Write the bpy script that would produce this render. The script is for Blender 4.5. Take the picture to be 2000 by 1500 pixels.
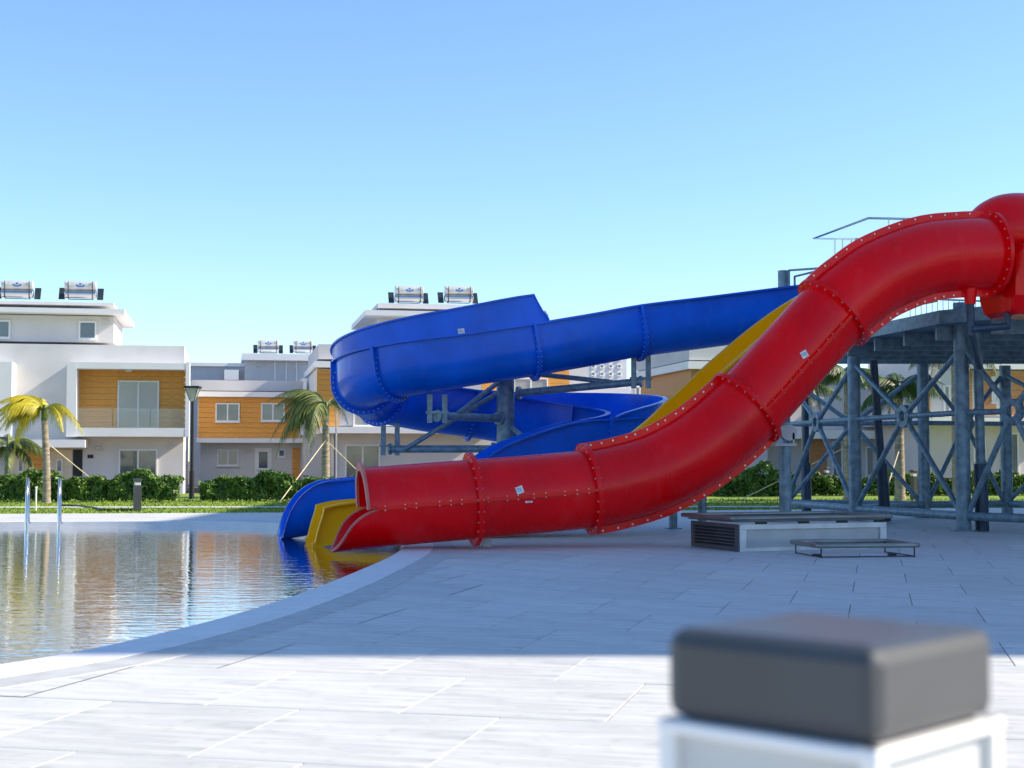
import bpy, bmesh, math, random
from mathutils import Vector, Matrix
from mathutils.geometry import tessellate_polygon
for o in list(bpy.data.objects): bpy.data.objects.remove(o)
S = bpy.context.scene
COL = S.collection
rnd = random.Random(7)
R = math.radians
# ------------------------------------------------------------------ camera
F = 2889.0; PITCH = math.atan(150 / F); CH = 1.2
cd = bpy.data.cameras.new('camera'); cam = bpy.data.objects.new('camera', cd); COL.objects.link(cam)
cam.location = (0, 0, CH); cam.rotation_euler = (math.pi / 2 + PITCH, 0, 0)
cd.sensor_width = 36; cd.lens = 36 * F / 2000; cd.clip_start = .05; cd.clip_end = 5000
cd.dof.use_dof = True; cd.dof.focus_distance = 23; cd.dof.aperture_fstop = 6.0
S.camera = cam
# ------------------------------------------------------------------ light
SUN_AZ, SUN_EL = R(2), R(35)
tosun = Vector((math.cos(SUN_AZ) * math.cos(SUN_EL), math.sin(SUN_AZ) * math.cos(SUN_EL), math.sin(SUN_EL)))
w = bpy.data.worlds.new('World'); S.world = w; w.use_nodes = True
nt = w.node_tree; bg = nt.nodes['Background']
sky = nt.nodes.new('ShaderNodeTexSky'); sky.sky_type = 'NISHITA'; sky.sun_disc = False
sky.sun_elevation = SUN_EL; sky.sun_rotation = R(88); sky.air_density = 1.0; sky.dust_density = .15; sky.ozone_density = 5.5
nt.links.new(sky.outputs[0], bg.inputs[0]); bg.inputs[1].default_value = .122
sd = bpy.data.lights.new('sun', 'SUN'); sd.energy = 4.1; sd.angle = R(.55); sd.color = (1, .87, .69)
sun = bpy.data.objects.new('sun', sd); COL.objects.link(sun)
sun.rotation_euler = tosun.to_track_quat('Z', 'Y').to_euler(); sun.location = (30, 0, 40)
S.view_settings.view_transform = 'Standard'; S.view_settings.look = 'None'
S.view_settings.exposure = 1.0; S.view_settings.gamma = 1
# ------------------------------------------------------------------ geometry from the photograph's perspective
def ray(px, py):
    a = (px - 1000) / F; b = (750 - py) / F
    c, s = math.cos(PITCH), math.sin(PITCH)
    return Vector((a, c - b * s, s + b * c))
def at_z(px, py, z=0.0):
    d = ray(px, py); t = (z - CH) / d.z; return Vector((0, 0, CH)) + d * t
def at_y(px, py, Y):
    d = ray(px, py); return Vector((0, 0, CH)) + d * (Y / d.y)
def at_plane(px, py, P, n):
    d = ray(px, py); o = Vector((0, 0, CH)); return o + d * ((P - o).dot(n) / d.dot(n))
# ------------------------------------------------------------------ materials
MATS = {}
def mat(name, col, rough=.5, metal=0., var=.12, scale=3., bump=0., bscale=40., coat=0., spec=.5, stretch=(1, 1, 1), col2=None, trans=0., ior=1.45, coords='Object', detail=5.):
    if name in MATS: return MATS[name]
    m = bpy.data.materials.new(name); m.use_nodes = True; MATS[name] = m
    n = m.node_tree; b = n.nodes['Principled BSDF']
    b.inputs['Roughness'].default_value = rough; b.inputs['Metallic'].default_value = metal
    b.inputs['Coat Weight'].default_value = coat; b.inputs['Coat Roughness'].default_value = .08
    b.inputs['Specular IOR Level'].default_value = spec
    b.inputs['Transmission Weight'].default_value = trans; b.inputs['IOR'].default_value = ior
    tc = n.nodes.new('ShaderNodeTexCoord'); mp = n.nodes.new('ShaderNodeMapping'); mp.inputs['Scale'].default_value = stretch
    n.links.new(tc.outputs[coords], mp.inputs[0])
    nz = n.nodes.new('ShaderNodeTexNoise'); nz.inputs['Scale'].default_value = scale; nz.inputs['Detail'].default_value = detail
    n.links.new(mp.outputs[0], nz.inputs['Vector'])
    cr = n.nodes.new('ShaderNodeValToRGB')
    c2 = col2 if col2 else tuple(c * (1 - var) for c in col)
    c1 = col if col2 else tuple(min(1, c * (1 + var)) for c in col)
    cr.color_ramp.elements[0].position = .35; cr.color_ramp.elements[1].position = .65
    cr.color_ramp.elements[0].color = (*c2, 1); cr.color_ramp.elements[1].color = (*c1, 1)
    n.links.new(nz.outputs['Fac'], cr.inputs[0]); n.links.new(cr.outputs[0], b.inputs['Base Color'])
    if name.endswith('gelcoat'):          # uneven gloss and faint chalky drip marks
        n3 = n.nodes.new('ShaderNodeTexNoise'); n3.inputs['Scale'].default_value = 2.2; n3.inputs['Detail'].default_value = 8
        m3 = n.nodes.new('ShaderNodeMapping'); m3.inputs['Scale'].default_value = (2.5, 2.5, .5); n.links.new(tc.outputs['Object'], m3.inputs[0]); n.links.new(m3.outputs[0], n3.inputs['Vector'])
        r3 = n.nodes.new('ShaderNodeMapRange'); r3.inputs['From Min'].default_value = .35; r3.inputs['From Max'].default_value = .7; r3.inputs['To Min'].default_value = rough * .8; r3.inputs['To Max'].default_value = rough * 1.35
        n.links.new(n3.outputs['Fac'], r3.inputs['Value']); n.links.new(r3.outputs[0], b.inputs['Roughness'])
        r4 = n.nodes.new('ShaderNodeMapRange'); r4.inputs['From Min'].default_value = .58; r4.inputs['From Max'].default_value = .8; r4.inputs['To Max'].default_value = .03
        n.links.new(n3.outputs['Fac'], r4.inputs['Value']); mx = n.nodes.new('ShaderNodeMix'); mx.data_type = 'RGBA'; n.links.new(r4.outputs[0], mx.inputs['Factor']); n.links.new(cr.outputs[0], mx.inputs[6]); mx.inputs[7].default_value = (.6, .5, .48, 1); n.links.new(mx.outputs[2], b.inputs['Base Color'])
    if bump:
        n2 = n.nodes.new('ShaderNodeTexNoise'); n2.inputs['Scale'].default_value = bscale; n2.inputs['Detail'].default_value = 4
        n.links.new(mp.outputs[0], n2.inputs['Vector'])
        bp = n.nodes.new('ShaderNodeBump'); bp.inputs['Strength'].default_value = bump; bp.inputs['Distance'].default_value = .02
        n.links.new(n2.outputs['Fac'], bp.inputs['Height']); n.links.new(bp.outputs[0], b.inputs['Normal'])
    return m
RED = mat('red_gelcoat', (.90, .0, .003), .24, var=.09, scale=1.1, coat=.0, spec=.33)
REDEDGE = mat('raw_red_edge', (.62, .16, .13), .5, var=.15)
BLUE = mat('blue_gelcoat', (.0, .125, .72), .22, var=.22, scale=.9, coat=.0, spec=.3)
YEL = mat('yellow_gelcoat', (1.0, .47, .0), .38, var=.03, scale=1.5, coat=.05, spec=.2)
STEEL = mat('galvanised_steel', (.165, .25, .30), .42, .2, var=.25, scale=9, bump=.08, bscale=60)
STEELD = mat('dark_blue_steel', (.035, .06, .10), .4, .2, var=.2, scale=6)
CHROME = mat('stainless_steel', (.62, .62, .62), .16, 1., var=.05)
BOLT = mat('zinc_bolt', (.60, .56, .50), .35, .6, var=.1)
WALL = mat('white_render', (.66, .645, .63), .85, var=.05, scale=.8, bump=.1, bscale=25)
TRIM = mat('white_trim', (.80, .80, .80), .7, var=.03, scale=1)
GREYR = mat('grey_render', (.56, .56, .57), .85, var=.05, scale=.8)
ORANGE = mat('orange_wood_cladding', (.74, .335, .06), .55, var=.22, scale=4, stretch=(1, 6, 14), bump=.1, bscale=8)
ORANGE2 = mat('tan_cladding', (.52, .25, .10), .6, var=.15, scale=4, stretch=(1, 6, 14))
CREAM = mat('cream_door', (.72, .60, .45), .5, var=.05)
PVC = mat('white_pvc', (.82, .82, .81), .35, var=.02)
PANE = mat('window_glass', (.10, .13, .14), .04, 0., var=.35, scale=.9, spec=.9, coat=1)
PANEG = mat('grey_blind_glass', (.34, .34, .33), .08, 0., var=.12, scale=.6, coat=1)
DARK = mat('dark_metal_and_shade', (.02, .022, .027), .45, .2, var=.2)
ANTH = mat('anthracite_paint', (.055, .06, .066), .42, .1, var=.08, scale=8, coat=.15)
ALU = mat('grey_aluminium', (.42, .43, .44), .45, .4, var=.08)
ALUD = mat('dark_louver', (.10, .10, .11), .5, .3, var=.1)
OLIVE = mat('olive_steel_tube', (.24, .25, .23), .28, .6, var=.15)
ROPE = mat('pale_rope', (.62, .55, .38), .8, var=.1)
PAPER = mat('printed_sticker', (.74, .76, .76), .5, var=.25, scale=22)
TRUNK = mat('palm_trunk', (.30, .25, .19), .9, var=.35, scale=5, stretch=(1, 1, 4), bump=.6, bscale=12)
SOIL = mat('soil', (.16, .11, .07), .95, var=.3)
CONC = mat('pale_concrete', (.58, .57, .54), .85, var=.10, scale=1.5)
BASIN = mat('pool_tiles', (.05, .16, .24), .4, var=.15, scale=2)
COPE = mat('white_coping', (.70, .71, .72), .6, var=.05, scale=4, bump=.1)
COPE2 = mat('grey_coping', (.46, .48, .48), .7, var=.10, scale=5)
def deck_mat():
    m = mat('deck_stone', (.64, .645, .62), .62, scale=2.4, stretch=(.5, 4, 1), col2=(.49, .50, .495), bump=.12, bscale=6, detail=9)
    n = m.node_tree; b = n.nodes['Principled BSDF']; base = b.inputs['Base Color'].links[0].from_socket
    tc = n.nodes.new('ShaderNodeTexCoord')
    def lay(scale, lo, hi, c, prev, vec='Object', det=4):
        z = n.nodes.new('ShaderNodeTexNoise'); z.inputs['Scale'].default_value = scale; z.inputs['Detail'].default_value = det; n.links.new(tc.outputs[vec], z.inputs['Vector'])
        r = n.nodes.new('ShaderNodeMapRange'); r.inputs['From Min'].default_value = lo; r.inputs['From Max'].default_value = hi; n.links.new(z.outputs['Fac'], r.inputs['Value'])
        mx = n.nodes.new('ShaderNodeMix'); mx.data_type = 'RGBA'; mx.blend_type = 'MULTIPLY'; n.links.new(r.outputs[0], mx.inputs['Factor']); n.links.new(prev, mx.inputs[6]); mx.inputs[7].default_value = (*c, 1); return mx.outputs[2]
    o = lay(1.1, .5, .75, (.78, .80, .82), base); o = lay(9, .55, .8, (.80, .79, .76), o, det=8)
    oi = n.nodes.new('ShaderNodeObjectInfo'); hs = n.nodes.new('ShaderNodeHueSaturation'); mr = n.nodes.new('ShaderNodeMapRange'); mr.inputs['To Min'].default_value = .93; mr.inputs['To Max'].default_value = 1.05
    n.links.new(oi.outputs['Random'], mr.inputs['Value']); n.links.new(mr.outputs[0], hs.inputs['Value']); n.links.new(o, hs.inputs['Color']); n.links.new(hs.outputs[0], b.inputs['Base Color'])
    return m
DECKM = deck_mat()
EMB = mat('blue_emblem', (.03, .17, .50), .4, var=.05)
LENS = mat('frosted_lens', (.56, .57, .55), .35, var=.03)
LENSG = mat('clear_lens', (.70, .78, .76), .12, var=.05, trans=.6)
GRASS = mat('grass', (.24, .34, .03), .9, scale=3, col2=(.12, .20, .02), coords='Object')
LEAFH = mat('hedge_leaf', (.15, .25, .035), .45, scale=5, col2=(.04, .10, .015))
FRONDG = mat('palm_green', (.09, .15, .03), .5, scale=2, col2=(.04, .08, .015))
FRONDY = mat('palm_yellow', (.60, .47, .02), .5, scale=2, col2=(.32, .31, .02))
FRONDO = mat('palm_olive', (.17, .20, .05), .5, scale=2, col2=(.07, .11, .02))
GLASSR = mat('railing_glass', (.8, .85, .85), .02, var=0, trans=.93)
def water_mat():
    m = bpy.data.materials.new('pool_water'); m.use_nodes = True
    n = m.node_tree; b = n.nodes['Principled BSDF']
    b.inputs['Base Color'].default_value = (.55, .8, .85, 1); b.inputs['Roughness'].default_value = .015
    b.inputs['Transmission Weight'].default_value = 1; b.inputs['IOR'].default_value = 1.333
    tc = n.nodes.new('ShaderNodeTexCoord'); mp = n.nodes.new('ShaderNodeMapping'); mp.inputs['Scale'].default_value = (.55, 1.3, 1)
    n.links.new(tc.outputs['Object'], mp.inputs[0])
    nz = n.nodes.new('ShaderNodeTexNoise'); nz.inputs['Scale'].default_value = 5.5; nz.inputs['Detail'].default_value = 3
    n.links.new(mp.outputs[0], nz.inputs['Vector'])
    bp = n.nodes.new('ShaderNodeBump'); bp.inputs['Strength'].default_value = .16; bp.inputs['Distance'].default_value = .03
    n.links.new(nz.outputs['Fac'], bp.inputs['Height']); n.links.new(bp.outputs[0], b.inputs['Normal'])
    return m
WATER = water_mat()
# ------------------------------------------------------------------ mesh helpers
class MB:
    def __init__(s): s.v = []; s.f = []; s.sm = []
    def add(s, vs, fs, smooth=False):
        k = len(s.v); s.v += [tuple(v) for v in vs]; s.f += [tuple(i + k for i in f) for f in fs]; s.sm += [smooth] * len(fs)
        return s
    def box(s, x0, x1, y0, y1, z0, z1):
        v = [(x, y, z) for z in (z0, z1) for y in (y0, y1) for x in (x0, x1)]
        return s.add(v, [(0, 2, 3, 1), (4, 5, 7, 6), (0, 1, 5, 4), (2, 6, 7, 3), (0, 4, 6, 2), (1, 3, 7, 5)])
    def tube(s, pts, r, n=12, caps=True):
        pts = [Vector(p) for p in pts]; rr = r if isinstance(r, (list, tuple)) else [r] * len(pts)
        rings = []; ref = None
        for i, p in enumerate(pts):
            t = (pts[min(i + 1, len(pts) - 1)] - pts[max(i - 1, 0)]).normalized()
            if ref is None: ref = Vector((0, 0, 1)) if abs(t.z) < .9 else Vector((1, 0, 0))
            a = t.cross(ref).normalized(); ref = a.cross(t).normalized()
            rings.append([p + (a * math.cos(q) + ref * math.sin(q)) * rr[i] for q in [2 * math.pi * k / n for k in range(n)]])
        vs = [v for g in rings for v in g]; fs = []
        for i in range(len(pts) - 1):
            for k in range(n): fs.append((i * n + k, i * n + (k + 1) % n, (i + 1) * n + (k + 1) % n, (i + 1) * n + k))
        s.add(vs, fs, True)
        if caps:
            s.add(rings[0], [tuple(range(n))[::-1]]); s.add(rings[-1], [tuple(range(n))])
        return s
    def sweep(s, frames, profs, smooth=True, caps=True):
        n = len(profs[0]); vs = []
        for (P, T, B, N), pr in zip(frames, profs): vs += [P + B * a + N * c for a, c in pr]
        fs = []
        for i in range(len(frames) - 1):
            for k in range(n): fs.append((i * n + k, i * n + (k + 1) % n, (i + 1) * n + (k + 1) % n, (i + 1) * n + k))
        s.add(vs, fs, smooth)
        if caps: s.add(vs[:n], [tuple(range(n))[::-1]]); s.add(vs[-n:], [tuple(range(n))])
        return s
    def build(s, name, m, parent=None, bevel=0., autos=True):
        me = bpy.data.meshes.new(name); me.from_pydata(s.v, [], s.f); me.update()
        bm = bmesh.new(); bm.from_mesh(me); bmesh.ops.recalc_face_normals(bm, faces=bm.faces); bm.to_mesh(me); bm.free()
        for p, q in zip(me.polygons, s.sm): p.use_smooth = q
        me.materials.append(m)
        if any(s.sm):
            try: me.set_sharp_from_angle(angle=R(38))
            except Exception: pass
        o = bpy.data.objects.new(name, me); COL.objects.link(o)
        if parent: o.parent = parent
        if bevel:
            b = o.modifiers.new('bevel', 'BEVEL'); b.width = bevel; b.segments = 2; b.limit_method = 'ANGLE'
        return o
def tag(o, label=None, cat=None, group=None, kind=None):
    if label: o['label'] = label
    if cat: o['category'] = cat
    if group: o['group'] = group
    if kind: o['kind'] = kind
    return o
def empty(name, loc=(0, 0, 0), rz=0, label=None, cat=None, group=None):
    o = bpy.data.objects.new(name, None); COL.objects.link(o); o.location = loc; o.rotation_euler = (0, 0, rz); o.empty_display_size = .2
    return tag(o, label, cat, group)
def inst(src, name, parent, M):
    o = bpy.data.objects.new(name, src.data); COL.objects.link(o); o.parent = parent; o.matrix_local = M; return o
def catmull(pts, per=10):
    pts = [Vector(p) for p in pts]; P = [pts[0] * 2 - pts[1]] + pts + [pts[-1] * 2 - pts[-2]]; out = []
    for i in range(1, len(P) - 2):
        for k in range(per):
            t = k / per; a, b, c, d = P[i - 1], P[i], P[i + 1], P[i + 2]
            out.append(.5 * ((2 * b) + (c - a) * t + (2 * a - 5 * b + 4 * c - d) * t * t + (3 * b - a - 3 * c + d) * t ** 3))
    out.append(pts[-1]); return out
def frames_of(pts):
    fr = []
    for i, p in enumerate(pts):
        T = (pts[min(i + 1, len(pts) - 1)] - pts[max(i - 1, 0)]).normalized()
        B = T.cross(Vector((0, 0, 1))).normalized(); N = B.cross(T).normalized()
        fr.append((p, T, B, N))
    return fr
# ------------------------------------------------------------------ GROUND, DECK, POOL
def sheet(name, outer, holes, z, m, kind='structure', skirt=0):
    loops = [[Vector((x, y, 0)) for x, y in outer]] + [[Vector((x, y, 0)) for x, y in h] for h in holes]
    tris = tessellate_polygon(loops); vs = [(v.x, v.y, z) for l in loops for v in l]
    mb = MB(); mb.add(vs, [tuple(t) for t in tris])
    if skirt:
        n = len(outer)
        for i in range(n):
            a, b = outer[i], outer[(i + 1) % n]
            mb.add([(a[0], a[1], z), (b[0], b[1], z), (b[0], b[1], z - skirt), (a[0], a[1], z - skirt)], [(0, 1, 2, 3)])
    o = mb.build(name, m); 
    if kind: o['kind'] = kind
    return o
def smooth_closed(pts, per=8):
    P = [Vector((x, y, 0)) for x, y in pts]; n = len(P); out = []
    for i in range(n):
        a, b, c, d = P[i - 1], P[i], P[(i + 1) % n], P[(i + 2) % n]
        for k in range(per):
            t = k / per
            q = .5 * ((2 * b) + (c - a) * t + (2 * a - 5 * b + 4 * c - d) * t * t + (3 * b - a - 3 * c + d) * t ** 3)
            out.append((q.x, q.y))
    return out
def offset_loop(loop, d):
    n = len(loop); out = []
    for i in range(n):
        a = Vector(loop[i - 1]); b = Vector(loop[(i + 1) % n]); t = (b - a).normalized()
        out.append((loop[i][0] + t.y * d, loop[i][1] - t.x * d))
    return out
pool_ctrl = [(-3.02, 8.7), (-2.33, 10.7), (-1.92, 13.2), (-1.66, 16.2), (-1.50, 19.0), (-1.56, 21.4), (-1.95, 24.0), (-3.0, 26.6), (-4.6, 28.3), (-6.6, 29.2), (-10, 28.9), (-14, 28.2), (-19, 26.5), (-21, 22), (-19, 15), (-13, 9), (-8, 6.4), (-4.6, 6.9)]
POOL = smooth_closed(pool_ctrl)          # counter-clockwise seen from above
area = sum(POOL[i - 1][0] * POOL[i][1] - POOL[i][0] * POOL[i - 1][1] for i in range(len(POOL)))
if area < 0: POOL.reverse()
C1 = offset_loop(POOL, .42); C2 = offset_loop(POOL, .70); CM = offset_loop(POOL, .45)
sheet('ground', [(-1500, -300), (1500, -300), (1500, 3000), (-1500, 3000)], [], -.32, SOIL)
DECK_OUT = [(-45, -12), (45, -12), (45, 38.5), (12, 38.5), (3, 36.2), (-6, 35.0), (-20, 33.2), (-45, 32)]
deck = sheet('pool_deck', DECK_OUT, [CM], -.022, DECKM, skirt=.3)
tag(deck, 'pale grey stone paving around the pool', None)
WZ = -.10
def ring(name, a, b, z0, z1, m):
    mb = MB(); n = len(a)
    for i in range(n):
        j = (i + 1) % n
        mb.add([(*a[i], z1), (*a[j], z1), (*b[j], z1), (*b[i], z1), (*a[i], z0), (*a[j], z0), (*b[j], z0), (*b[i], z0)], [(0, 1, 2, 3), (0, 4, 5, 1), (2, 6, 7, 3)])
    o = mb.build(name, m); o['kind'] = 'structure'; return o
ring('pool_coping', POOL, C1, -.16, .010, COPE)
ring('coping_border', C1, C2, -.03, .006, COPE2)
def pool_basin():
    mb = MB(); n = len(POOL)
    for i in range(n):
        j = (i + 1) % n
        mb.add([(*POOL[i], -.12), (*POOL[j], -.12), (*POOL[j], -1.4), (*POOL[i], -1.4)], [(0, 1, 2, 3)])
    o = mb.build('pool_basin', BASIN); o['kind'] = 'structure'
    sheet('pool_floor', POOL, [], -1.4, BASIN); sheet('water', offset_loop(POOL, .02), [], WZ, WATER)
pool_basin()
# paving tiles, cut along the coping (their cut edge lies under it)
def inside(p, loop):
    x, y = p; c = False; n = len(loop)
    for i in range(n):
        x1, y1 = loop[i - 1]; x2, y2 = loop[i]
        if (y1 > y) != (y2 > y) and x < (x2 - x1) * (y - y1) / (y2 - y1) + x1: c = not c
    return c
def paving():
    A = Vector((.239, .971)); Cc = Vector((.971, -.239)); L, Wd, g = 1.2, 1.0, .007
    org = Vector((.43, 6.88)); full = None; cnt = 0
    for j in range(-6, 19):
        for i in range(-9, 16):
            off = (.5 if j % 2 else 0)
            c0 = org + A * (j * L) + Cc * ((i + off) * Wd)
            cen = c0 + A * (L / 2) + Cc * (Wd / 2)
            if cen.y < 4.2 or cen.y > 27 or abs(cen.x) > .40 * cen.y + 1.2: continue
            crn = [c0 + A * a + Cc * b for a in (0, L) for b in (0, Wd)]
            ins = [inside(p, CM) for p in crn] + [inside(cen, CM)]
            if all(ins): continue
            M = Matrix(((Cc.x, A.x, 0, c0.x), (Cc.y, A.y, 0, c0.y), (0, 0, 1, rnd.uniform(-.0012, .0012)), (0, 0, 0, 1)))
            if not any(ins) and not any(inside(c0 + A * a + Cc * b, CM) for a in (0, .3, .6, .9, L) for b in (0, .25, .5, .75, Wd)):
                if full is None:
                    mb = MB(); mb.box(g / 2, Wd - g / 2, g / 2, L - g / 2, -.02, 0)
                    full = mb.build('paving_tile', DECKM, deck, bevel=.002); full.matrix_local = M
                else:
                    o = inst(full, 'paving_tile', deck, M)
                    b = o.modifiers.new('bevel', 'BEVEL'); b.width = .002; b.limit_method = 'ANGLE'
            else:
                mb = MB(); nx, ny = 20, 24; vid = {}; vs = []; fs = []
                def V(a, b):
                    if (a, b) not in vid:
                        vid[(a, b)] = len(vs); vs.append((g / 2 + (Wd - g) * a / nx, g / 2 + (L - g) * b / ny, 0))
                    return vid[(a, b)]
                for a in range(nx):
                    for b in range(ny):
                        p = c0 + Cc * (Wd * (a + .5) / nx) + A * (L * (b + .5) / ny)
                        if not inside(p, CM): fs.append((V(a, b), V(a + 1, b), V(a + 1, b + 1), V(a, b + 1)))
                if len(fs) < 6: continue
                mb.add(vs, fs); o = mb.build('paving_tile', DECKM, deck); o.matrix_local = M
            cnt += 1
    print('tiles', cnt)
paving()
# lawn and path beyond the deck
sheet('lawn', [(-60, 32.1), (-20, 33.3), (-6, 35.1), (3, 36.3), (12, 38.6), (60, 38.6), (60, 56), (-60, 56)], [], -.035, GRASS)
def lawn_blades():
    mb = MB(); r = random.Random(3)
    for _ in range(26000):
        y = 33 + 15 * r.random() ** 1.3; x = r.uniform(-.36, .37) * y
        edge = 33.3 + (x + 20) * .128 if x < -6 else (35.1 + (x + 6) * .133 if x < 3 else 36.3 + (x - 3) * .25)
        if y < edge + .05 or abs(y - (39.4 + .02 * x)) < .55: continue
        a = r.uniform(0, 6.28); h = r.uniform(.025, .06); q = .02
        mb.add([(x - math.cos(a) * q, y - math.sin(a) * q, -.035), (x + math.cos(a) * q, y + math.sin(a) * q, -.035), (x + r.uniform(-.03, .03), y + r.uniform(-.03, .03), -.035 + h)], [(0, 1, 2)])
    o = mb.build('lawn_grass', GRASS); tag(o, 'short mown green grass of the lawn behind the pool', 'grass', None, 'stuff')
lawn_blades()
pth = MB()
pth.add([(-60, 38.9 - 1.2, -.02), (60, 38.9 + 1.2, -.02), (60, 39.9 + 1.2, -.02), (-60, 39.9 - 1.2, -.02)], [(0, 1, 2, 3)])
o = pth.build('path', CONC); o['kind'] = 'structure'

# ------------------------------------------------------------------ RED TUBE SLIDE
UD = Vector((.9745, .2243, 0)); VD = Vector((-.2243, .9745, 0))
RP = Vector((-2.46, 20.1, 0)); RR = .55
rpx = [(640, 1000), (725, 991.5), (922, 975), (1035, 966), (1148, 955), (1215, 942), (1287, 919), (1370, 872), (1458, 796), (1543, 703), (1627, 611), (1672, 572), (1722, 538), (1805, 506), (1880, 497), (1932, 496)]
rpts = [at_plane(x, y, RP, VD) for x, y in rpx]
PER = 10
rc = catmull(rpts, PER); rfr = frames_of(rc)
IX = {p: i * PER for i, p in enumerate([q[0] for q in rpx])}
red = empty('tube_slide', rpts[2] - Vector((0, 0, rpts[2].z)), 0, 'glossy red closed tube slide curving down from the tower into the pool', 'water slide')
ROFF = Matrix.Translation(-red.location)
def rbuild(mb, name, m, parent=None, bevel=0):
    o = mb.build(name, m, parent or red, bevel)
    if not parent: o.matrix_local = ROFF
    return o
def circ(r, n=40, a0=0, a1=360): return [(r * math.cos(R(a0 + (a1 - a0) * k / n)), r * math.sin(R(a0 + (a1 - a0) * k / n))) for k in range(n)]
def shell(r, a0, a1, n=28, th=.03):
    o = [(r * math.cos(R(a0 + (a1 - a0) * k / n)), r * math.sin(R(a0 + (a1 - a0) * k / n))) for k in range(n + 1)]
    i = [(x * (r - th) / r, y * (r - th) / r) for x, y in o]
    return o + i[::-1]
# full tube sections between joints
for a, b in ((922, 1148), (1148, 1458), (1458, 1627), (1627, 1932)):
    mb = MB(); fr = rfr[IX[a]:IX[b] + 1]; mb.sweep(fr, [circ(RR)] * len(fr), caps=False); rbuild(mb, 'tube_section', RED)
# run-out: open trough and half cover
i0, ia, i1 = 0, IX[725] - 1, IX[922]
lo = []
for i in range(i0, i1 + 1):
    t = min(1, max(0, (i - i0) / (ia - i0 + 2))); dl = 82 * (1 - t) ** 1.6 * (1 - .25 * math.sin(math.pi * t))
    lo.append(shell(RR, 180 + dl, 360 - dl))
mb = MB(); mb.sweep(rfr[i0:i1 + 1], lo); rbuild(mb, 'runout_trough', RED)
mb = MB()
for side in (0, 1):
    pts = []
    for i in range(i0, ia + 3):
        t = min(1, max(0, (i - i0) / (ia - i0 + 2))); dl = 82 * (1 - t) ** 1.6 * (1 - .25 * math.sin(math.pi * t))
        a = R(360 - dl if side == 0 else 180 + dl); P, T, B, N = rfr[i]; q = RR - .015
        pts.append(P + B * q * math.cos(a) + N * q * math.sin(a))
    mb.tube(pts, .02, 8)
rbuild(mb, 'trough_edge', REDEDGE)
mb = MB(); fr = rfr[ia:i1 + 1]; mb.sweep(fr, [shell(RR, 0, 180)] * len(fr)); rbuild(mb, 'tube_cover', RED)
mb = MB(); P, T, B, N = rfr[ia]
mb.sweep([(P - T * .035, T, B, N), (P + T * .0, T, B, N)], [shell(RR + .085, 0, 180, 28, .12)] * 2, smooth=False); rbuild(mb, 'mouth_rim', REDEDGE)
bolts = MB()
def bolt(P, D, r=.02, h=.02): bolts.tube([P - D * h, P + D * h], r, 6)
for k in (922, 1148, 1458, 1627, 1932):      # ring joints
    P, T, B, N = rfr[IX[k]]; mb = MB(); ro = RR + .10
    prof = circ(ro, 48)
    mb.sweep([(P + T * d, T, B, N) for d in (-.03, .03)], [prof] * 2, smooth=True); 
    rbuild(mb, 'joint_flange', RED, bevel=.008)
    for q in range(0, 360, 15):
        bolt(P + (B * math.cos(R(q)) + N * math.sin(R(q))) * (RR + .055), T, .013, .045)
for a, b, ang in ((725, 922, (0, 180)), (922, 1148, (0, 180)), (1148, 1458, (90, 270)), (1458, 1627, (-8, 188)), (1627, 1932, (90, 270))):
    fr = rfr[IX[a]:IX[b] + 1]
    for q in ang:
        mb = MB(); c, s = math.cos(R(q)), math.sin(R(q)); bend = q in (90, 270); ex = .10 if bend else .045; hw = .022
        pr = [(c * (RR - .02) - s * hw, s * (RR - .02) + c * hw), (c * (RR + ex) - s * hw, s * (RR + ex) + c * hw), (c * (RR + ex) + s * hw, s * (RR + ex) - c * hw), (c * (RR - .02) + s * hw, s * (RR - .02) - c * hw)]
        mb.sweep(fr, [pr] * len(fr), smooth=False); rbuild(mb, 'seam_flange', RED)
        L = 0; nxt = .1
        for i in range(1, len(fr)):
            L += (fr[i][0] - fr[i - 1][0]).length
            if L > nxt:
                nxt += .2; P, T, B, N = fr[i]; D = B * -s + N * c
                bolt(P + (B * c + N * s) * (RR + (.06 if bend else .026)), D, .015 if bend else .008, hw + .012)
bo = rbuild(bolts, 'bolts', BOLT); bo['kind'] = 'stuff'
# entry hood over the start of the tube
P, T, B, N = rfr[-1]
hood_c = [P + UD * d + Vector((0, 0, dz)) - VD * dv for d, dz, dv in ((.0, .06, -.2), (.15, .24, -.2), (.36, .34, -.2), (.62, .36, -.2), (1.0, .32, -.2), (1.5, .2, -.2))]
hf = frames_of(catmull(hood_c, 6)); hr = [v.x for v in catmull([Vector((v, 0, 0)) for v in (.40, .52, .60, .63, .63, .62)], 6)]
mb = MB(); mb.sweep(hf, [[(x * r * .9, y * r) for x, y in circ(1, 36)] for r in hr]); rbuild(mb, 'entry_hood', RED)
mb = MB(); pb = P + UD * .80 + VD * .1; 
mb.sweep([(pb + UD * d - Vector((0, 0, .62)), UD, -VD, Vector((0, 0, 1))) for d in (-.62, -.5, .9, 1.0)], [[(x * k, y * k) for x, y in ((-.6, -.05), (-.45, -.32), (.45, -.32), (.62, -.05), (.66, .75), (-.66, .75))] for k in (.82, 1, 1, .85)], smooth=False)
rbuild(mb, 'entry_tub', RED, bevel=.05)
for d in (-.36, .26):
    mb = MB(); mb.tube([P + UD * d - VD * .05 + Vector((0, 0, z)) for z in (-.42, -.60, -.78)], [.12, .10, .075], 14); rbuild(mb, 'hood_socket', RED)
mb = MB(); e0 = P - UD * .36 - VD * .05; e1 = P + UD * .26 - VD * .05
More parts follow.
